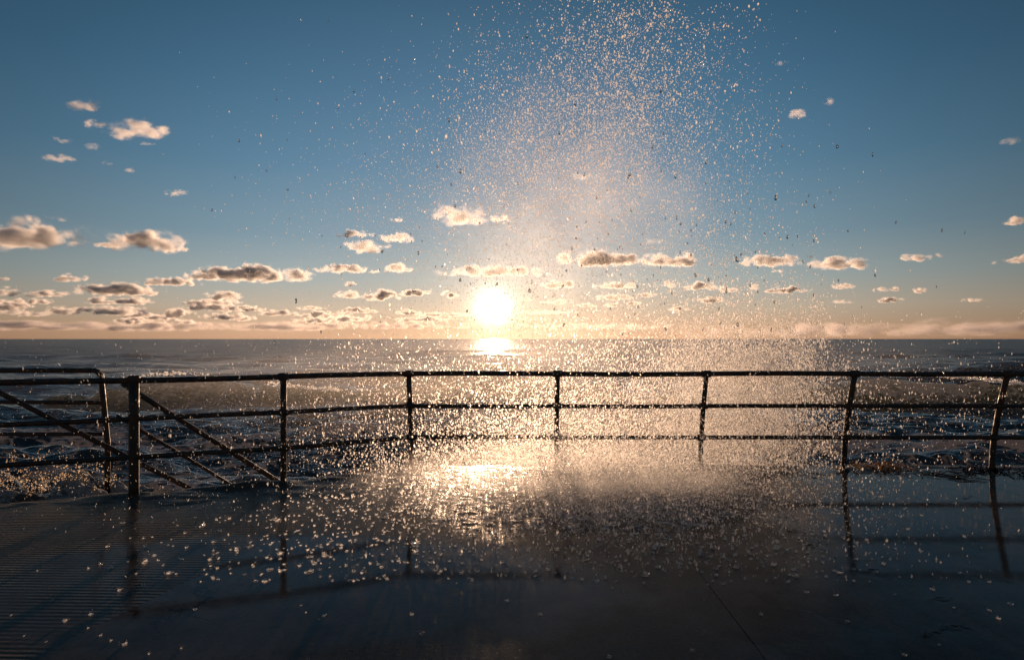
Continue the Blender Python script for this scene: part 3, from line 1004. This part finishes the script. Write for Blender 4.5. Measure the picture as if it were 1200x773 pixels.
def film_material():
    m, k, out = new_mat('running_water')
    tc = k.n('ShaderNodeTexCoord').outputs['Object']
    splash = k.n('ShaderNodeAttribute', attribute_name='splash').outputs['Fac']
    st = k.n('ShaderNodeMapping'); k.link(tc, st.inputs[0]); st.inputs['Scale'].default_value = (1.0, 0.8, 1.0)
    r1 = k.noise(st.outputs[0], 13.0, 6, 0.7, 0.8)
    r2 = k.noise(st.outputs[0], 70.0, 3, 0.6, 0.5)
    h = k.m('ADD', k.m('MULTIPLY', r1, 0.020), k.m('MULTIPLY', r2, 0.004))
    h = k.m('MULTIPLY', h, k.m('ADD', k.m('MULTIPLY', splash, 1.0), 0.16))
    bu = k.n('ShaderNodeBump'); bu.inputs['Strength'].default_value = 1.0; bu.inputs['Distance'].default_value = 1.0
    k.link(h, bu.inputs['Height'])
    w = k.n('ShaderNodeBsdfPrincipled')
    w.inputs['Base Color'].default_value = (0.100, 0.078, 0.060, 1)
    w.inputs['Roughness'].default_value = 0.24; w.inputs['IOR'].default_value = 1.333; w.inputs['Specular IOR Level'].default_value = 0.02
    k.link(bu.outputs[0], w.inputs['Normal'])
    fo = k.n('ShaderNodeBsdfPrincipled')
    fo.inputs['Base Color'].default_value = (0.62, 0.58, 0.54, 1); fo.inputs['Roughness'].default_value = 0.7; fo.inputs['Specular IOR Level'].default_value = 0.0
    k.link(bu.outputs[0], fo.inputs['Normal'])
    wp = k.vm('ADD', tc, k.vm('SCALE', k.noise(tc, 3.0, 3, 0.6, color=True), scale=.35))
    f = k.noise(wp, 9.0, 7, 0.72)
    fm = k.rng(k.m('ADD', f, k.m('MULTIPLY', splash, 0.16)), 0.56, 0.76)
    fm = k.m('MULTIPLY', fm, k.rng(splash, 0.1, 0.6))
    mx = k.n('ShaderNodeMixShader'); k.link(k.m('MULTIPLY', fm, 0.7), mx.inputs[0])
    k.link(w.outputs[0], mx.inputs[1]); k.link(fo.outputs[0], mx.inputs[2])
    k.link(mx.outputs[0], out.inputs['Surface'])
    return m


gx = np.arange(-5.4, 8.6, 0.032); gy = np.arange(0.0, 3.9, 0.032)
GX, GD = np.meshgrid(gx, gy)                            # GD = distance back from the deck edge
GY = edge_y(GX) + 0.015 - GD
def sn2(x, y, s, seed, n=26):
    r = np.random.RandomState(seed); o = np.zeros_like(x)
    for i in range(n):
        a = r.rand() * 6.283; f = (0.5 + r.rand()) / s * 6.283
        o += np.sin(f * (x * math.cos(a) + y * math.sin(a)) + r.rand() * 6.283)
    return o / math.sqrt(n)
wob = sn2(GX, GY, 1.1, 5)
sp = np.exp(-((GX - 0.65) / 1.95) ** 2 - ((GY - 6.9) / 1.75) ** 2)
sp = np.clip(sp * 1.5 + .10 * wob - .08, 0, 1)
band = np.clip(1.1 - GD / (0.55 + .30 * np.exp(-((GX + 2.2) / 1.2) ** 2) + .22 * wob), 0, 1)
flow = np.clip(band + .75 * np.exp(-((GX + 2.3) / 1.3) ** 2 - ((GD - .5) / .55) ** 2), 0, 1)
run = sn2(GX * .55, GY, .22, 8) * .5 + sn2(GX * .5 + .3 * GY, GY, .45, 9)
mask = np.clip(sp * 1.4 + flow, 0, 1)
hz = mask * (0.006 + flow * 0.0075 * run + sp * 0.0035 * sn2(GX, GY, .12, 12)) - (1 - mask) * 0.018
hz += np.where(GD < .12, (.12 - GD) * -.10, 0)
# the lip of water folding over the edge beside the steps
hz += 0.035 * np.exp(-((GX + 2.7) / .75) ** 2 - ((GD - .20) / .14) ** 2) * (1 + .5 * run)
r_, c_ = GX.shape
ii = np.arange(r_ * c_).reshape(r_, c_)
q4 = np.stack([ii[:-1, :-1], ii[1:, :-1], ii[1:, 1:], ii[:-1, 1:]], -1).reshape(-1, 4)
keep = (hz.ravel()[q4] > -0.006).any(1)
film = big_mesh('water_film', np.stack([GX, GY, hz], -1).reshape(-1, 3), q4[keep], film_material(), True,
                {'splash': np.clip(sp + .10 * flow, 0, 1).ravel()})
tag(film, 'thin rippled sheet of sea water running over the deck edge', 'water', kind='stuff')

# the surge of broken water over the washed landing
gx = np.arange(-9.0, -3.95, 0.03); gy = np.arange(6.2, 8.6, 0.03)
GX, GY = np.meshgrid(gx, gy)
lump = .06 * (1 + sn2(GX, GY, .55, 31)) + .035 * sn2(GX * .6, GY, .22, 32) + .012 * sn2(GX, GY, .09, 33)
swell = .16 * np.exp(-((GX + 4.6) / .5) ** 2 - ((GY - 7.35) / .3) ** 2) + .10 * np.exp(-((GX + 5.6) / .7) ** 2 - ((GY - 7.1) / .3) ** 2)
hz = -0.27 + lump + swell
hz -= np.clip((GX + 4.9) / .9, 0, 1) * .22 + np.clip((GY - 8.3) / .3, 0, 1) * .6
hz = np.where(GY < edge_y(GX) + .10, np.minimum(hz, -0.12), hz)
fo_ = np.clip(lump * 6, .3, 1) * 1.0
r_, c_ = GX.shape
ii = np.arange(r_ * c_).reshape(r_, c_)
q4 = np.stack([ii[:-1, :-1], ii[:-1, 1:], ii[1:, 1:], ii[1:, :-1]], -1).reshape(-1, 4)
inside = (GY > edge_y(GX) + .03).ravel()[q4].all(1)
surge = big_mesh('surge', np.stack([GX, GY, hz], -1).reshape(-1, 3), q4[inside], bpy.data.materials['sea_water'], True,
                 {'foam': np.clip(fo_ + np.clip((GX + 4.9) / .5, 0, 1), 0, 1.6).ravel(), 'face': np.clip((lump + swell) * 1.2, 0, .5).ravel()})
tag(surge, 'lumpy foaming surge of water over the landing below the thick post', 'water', kind='stuff')


# ------------------------------------------------------------------ seaweed thrown up on the deck
def weed_material(name, c0, c1):
    m, k, out = new_mat(name)
    tc = k.n('ShaderNodeTexCoord').outputs['Object']
    c = k.mix(k.noise(tc, 30.0, 4, .6), (*c0, 1), (*c1, 1))
    p_ = k.n('ShaderNodeBsdfPrincipled'); k.put(p_.inputs['Base Color'], c); p_.inputs['Roughness'].default_value = .25
    t_ = k.n('ShaderNodeBsdfTranslucent'); k.put(t_.inputs['Color'], c)
    mx = k.n('ShaderNodeMixShader'); mx.inputs[0].default_value = .45
    k.link(p_.outputs[0], mx.inputs[1]); k.link(t_.outputs[0], mx.inputs[2]); k.link(mx.outputs[0], out.inputs['Surface'])
    return m


def weed(name, cx, cy_, n, rx, ry, length, height, width, mat, label, seed, along=None, group=None):
    r = random.Random(seed)
    V, Fc = [], []
    for i in range(n):
        x = cx + r.gauss(0, rx); y = min(cy_ + r.gauss(0, ry), 8.05); z = abs(r.gauss(0, height)) * .5 + .008
        a = r.uniform(0, 6.28) if along is None else along + r.gauss(0, .35)
        L = length * r.uniform(.5, 1.3); steps = 8
        w = width * r.uniform(.6, 1.3)
        for s in range(steps + 1):
            t = s / steps
            ww = w * (1 - .75 * abs(2 * t - .8) ** 2) if t > .1 else w * .4
            ww = max(ww, w * .12)
            nx, ny = -math.sin(a), math.cos(a)
            zz = max(z * (1 - t * .8) + height * .4 * math.sin(3 * t + i) * r.random(), .006)
            V += [(x + nx * ww, y + ny * ww, zz), (x - nx * ww, y - ny * ww, zz + ww * .8 * math.sin(i + t * 5))]
            x += math.cos(a) * L / steps; y = min(y + math.sin(a) * L / steps, 8.08); a += r.gauss(0, .28)
        b0 = len(V) - 2 * (steps + 1)
        for s in range(steps):
            Fc.append((b0 + 2 * s, b0 + 2 * s + 1, b0 + 2 * s + 3, b0 + 2 * s + 2))
    o = mesh_obj(name, V, Fc, mat, None, True)
    return tag(o, label, 'seaweed', group)


KELP = weed_material('golden_kelp', (.16, .065, .015), (.34, .16, .035))
DARK = weed_material('dark_kelp', (.012, .008, .006), (.05, .022, .010))
weed('seaweed_clump', 4.30, 7.90, 90, .16, .06, .22, .055, .010, KELP, 'golden brown seaweed clump on the deck edge between two leaning posts', 1)
weed('seaweed_clump', 5.42, 7.80, 80, .17, .07, .26, .050, .010, DARK, 'dark brown seaweed heaped round the foot of a leaning post', 2)
weed('seaweed_clump', 5.95, 7.60, 60, .22, .10, .28, .028, .009, DARK, 'flat dark seaweed spread beside the heap at the post', 3)
weed('seaweed_trail', 4.60, 7.62, 45, .22, .12, .36, .018, .008, DARK, 'long dark trail of weed strands leading off the golden clump', 4, -.55)
weed('seaweed_trail', 3.15, 7.60, 26, .35, .05, .30, .014, .008, DARK, 'thin dark weed strands at the edge beside the spray curtain', 5, -.1)
for i, (px, py) in enumerate([(1130, 583), (1165, 592), (1095, 700), (1085, 742), (1110, 735), (1010, 668), (945, 640), (920, 622)]):
    dd = ZC * F / (py - HORIZON)
    px_lab = ['beside the weed trail', 'just below the weed trail', 'on the mirror-wet slab', 'alone near the slab joint', 'in a pair with a shorter strand', 'at the reflected post', 'under the spray', 'under the spray'][i]
    weed('seaweed_scrap', (px - 600) * dd / F, dd, 3, .03, .015, .10, .006, .005, DARK, 'tiny dark scrap of weed stuck to the deck ' + px_lab, 60 + i, -.2, 'weed scraps on the deck')
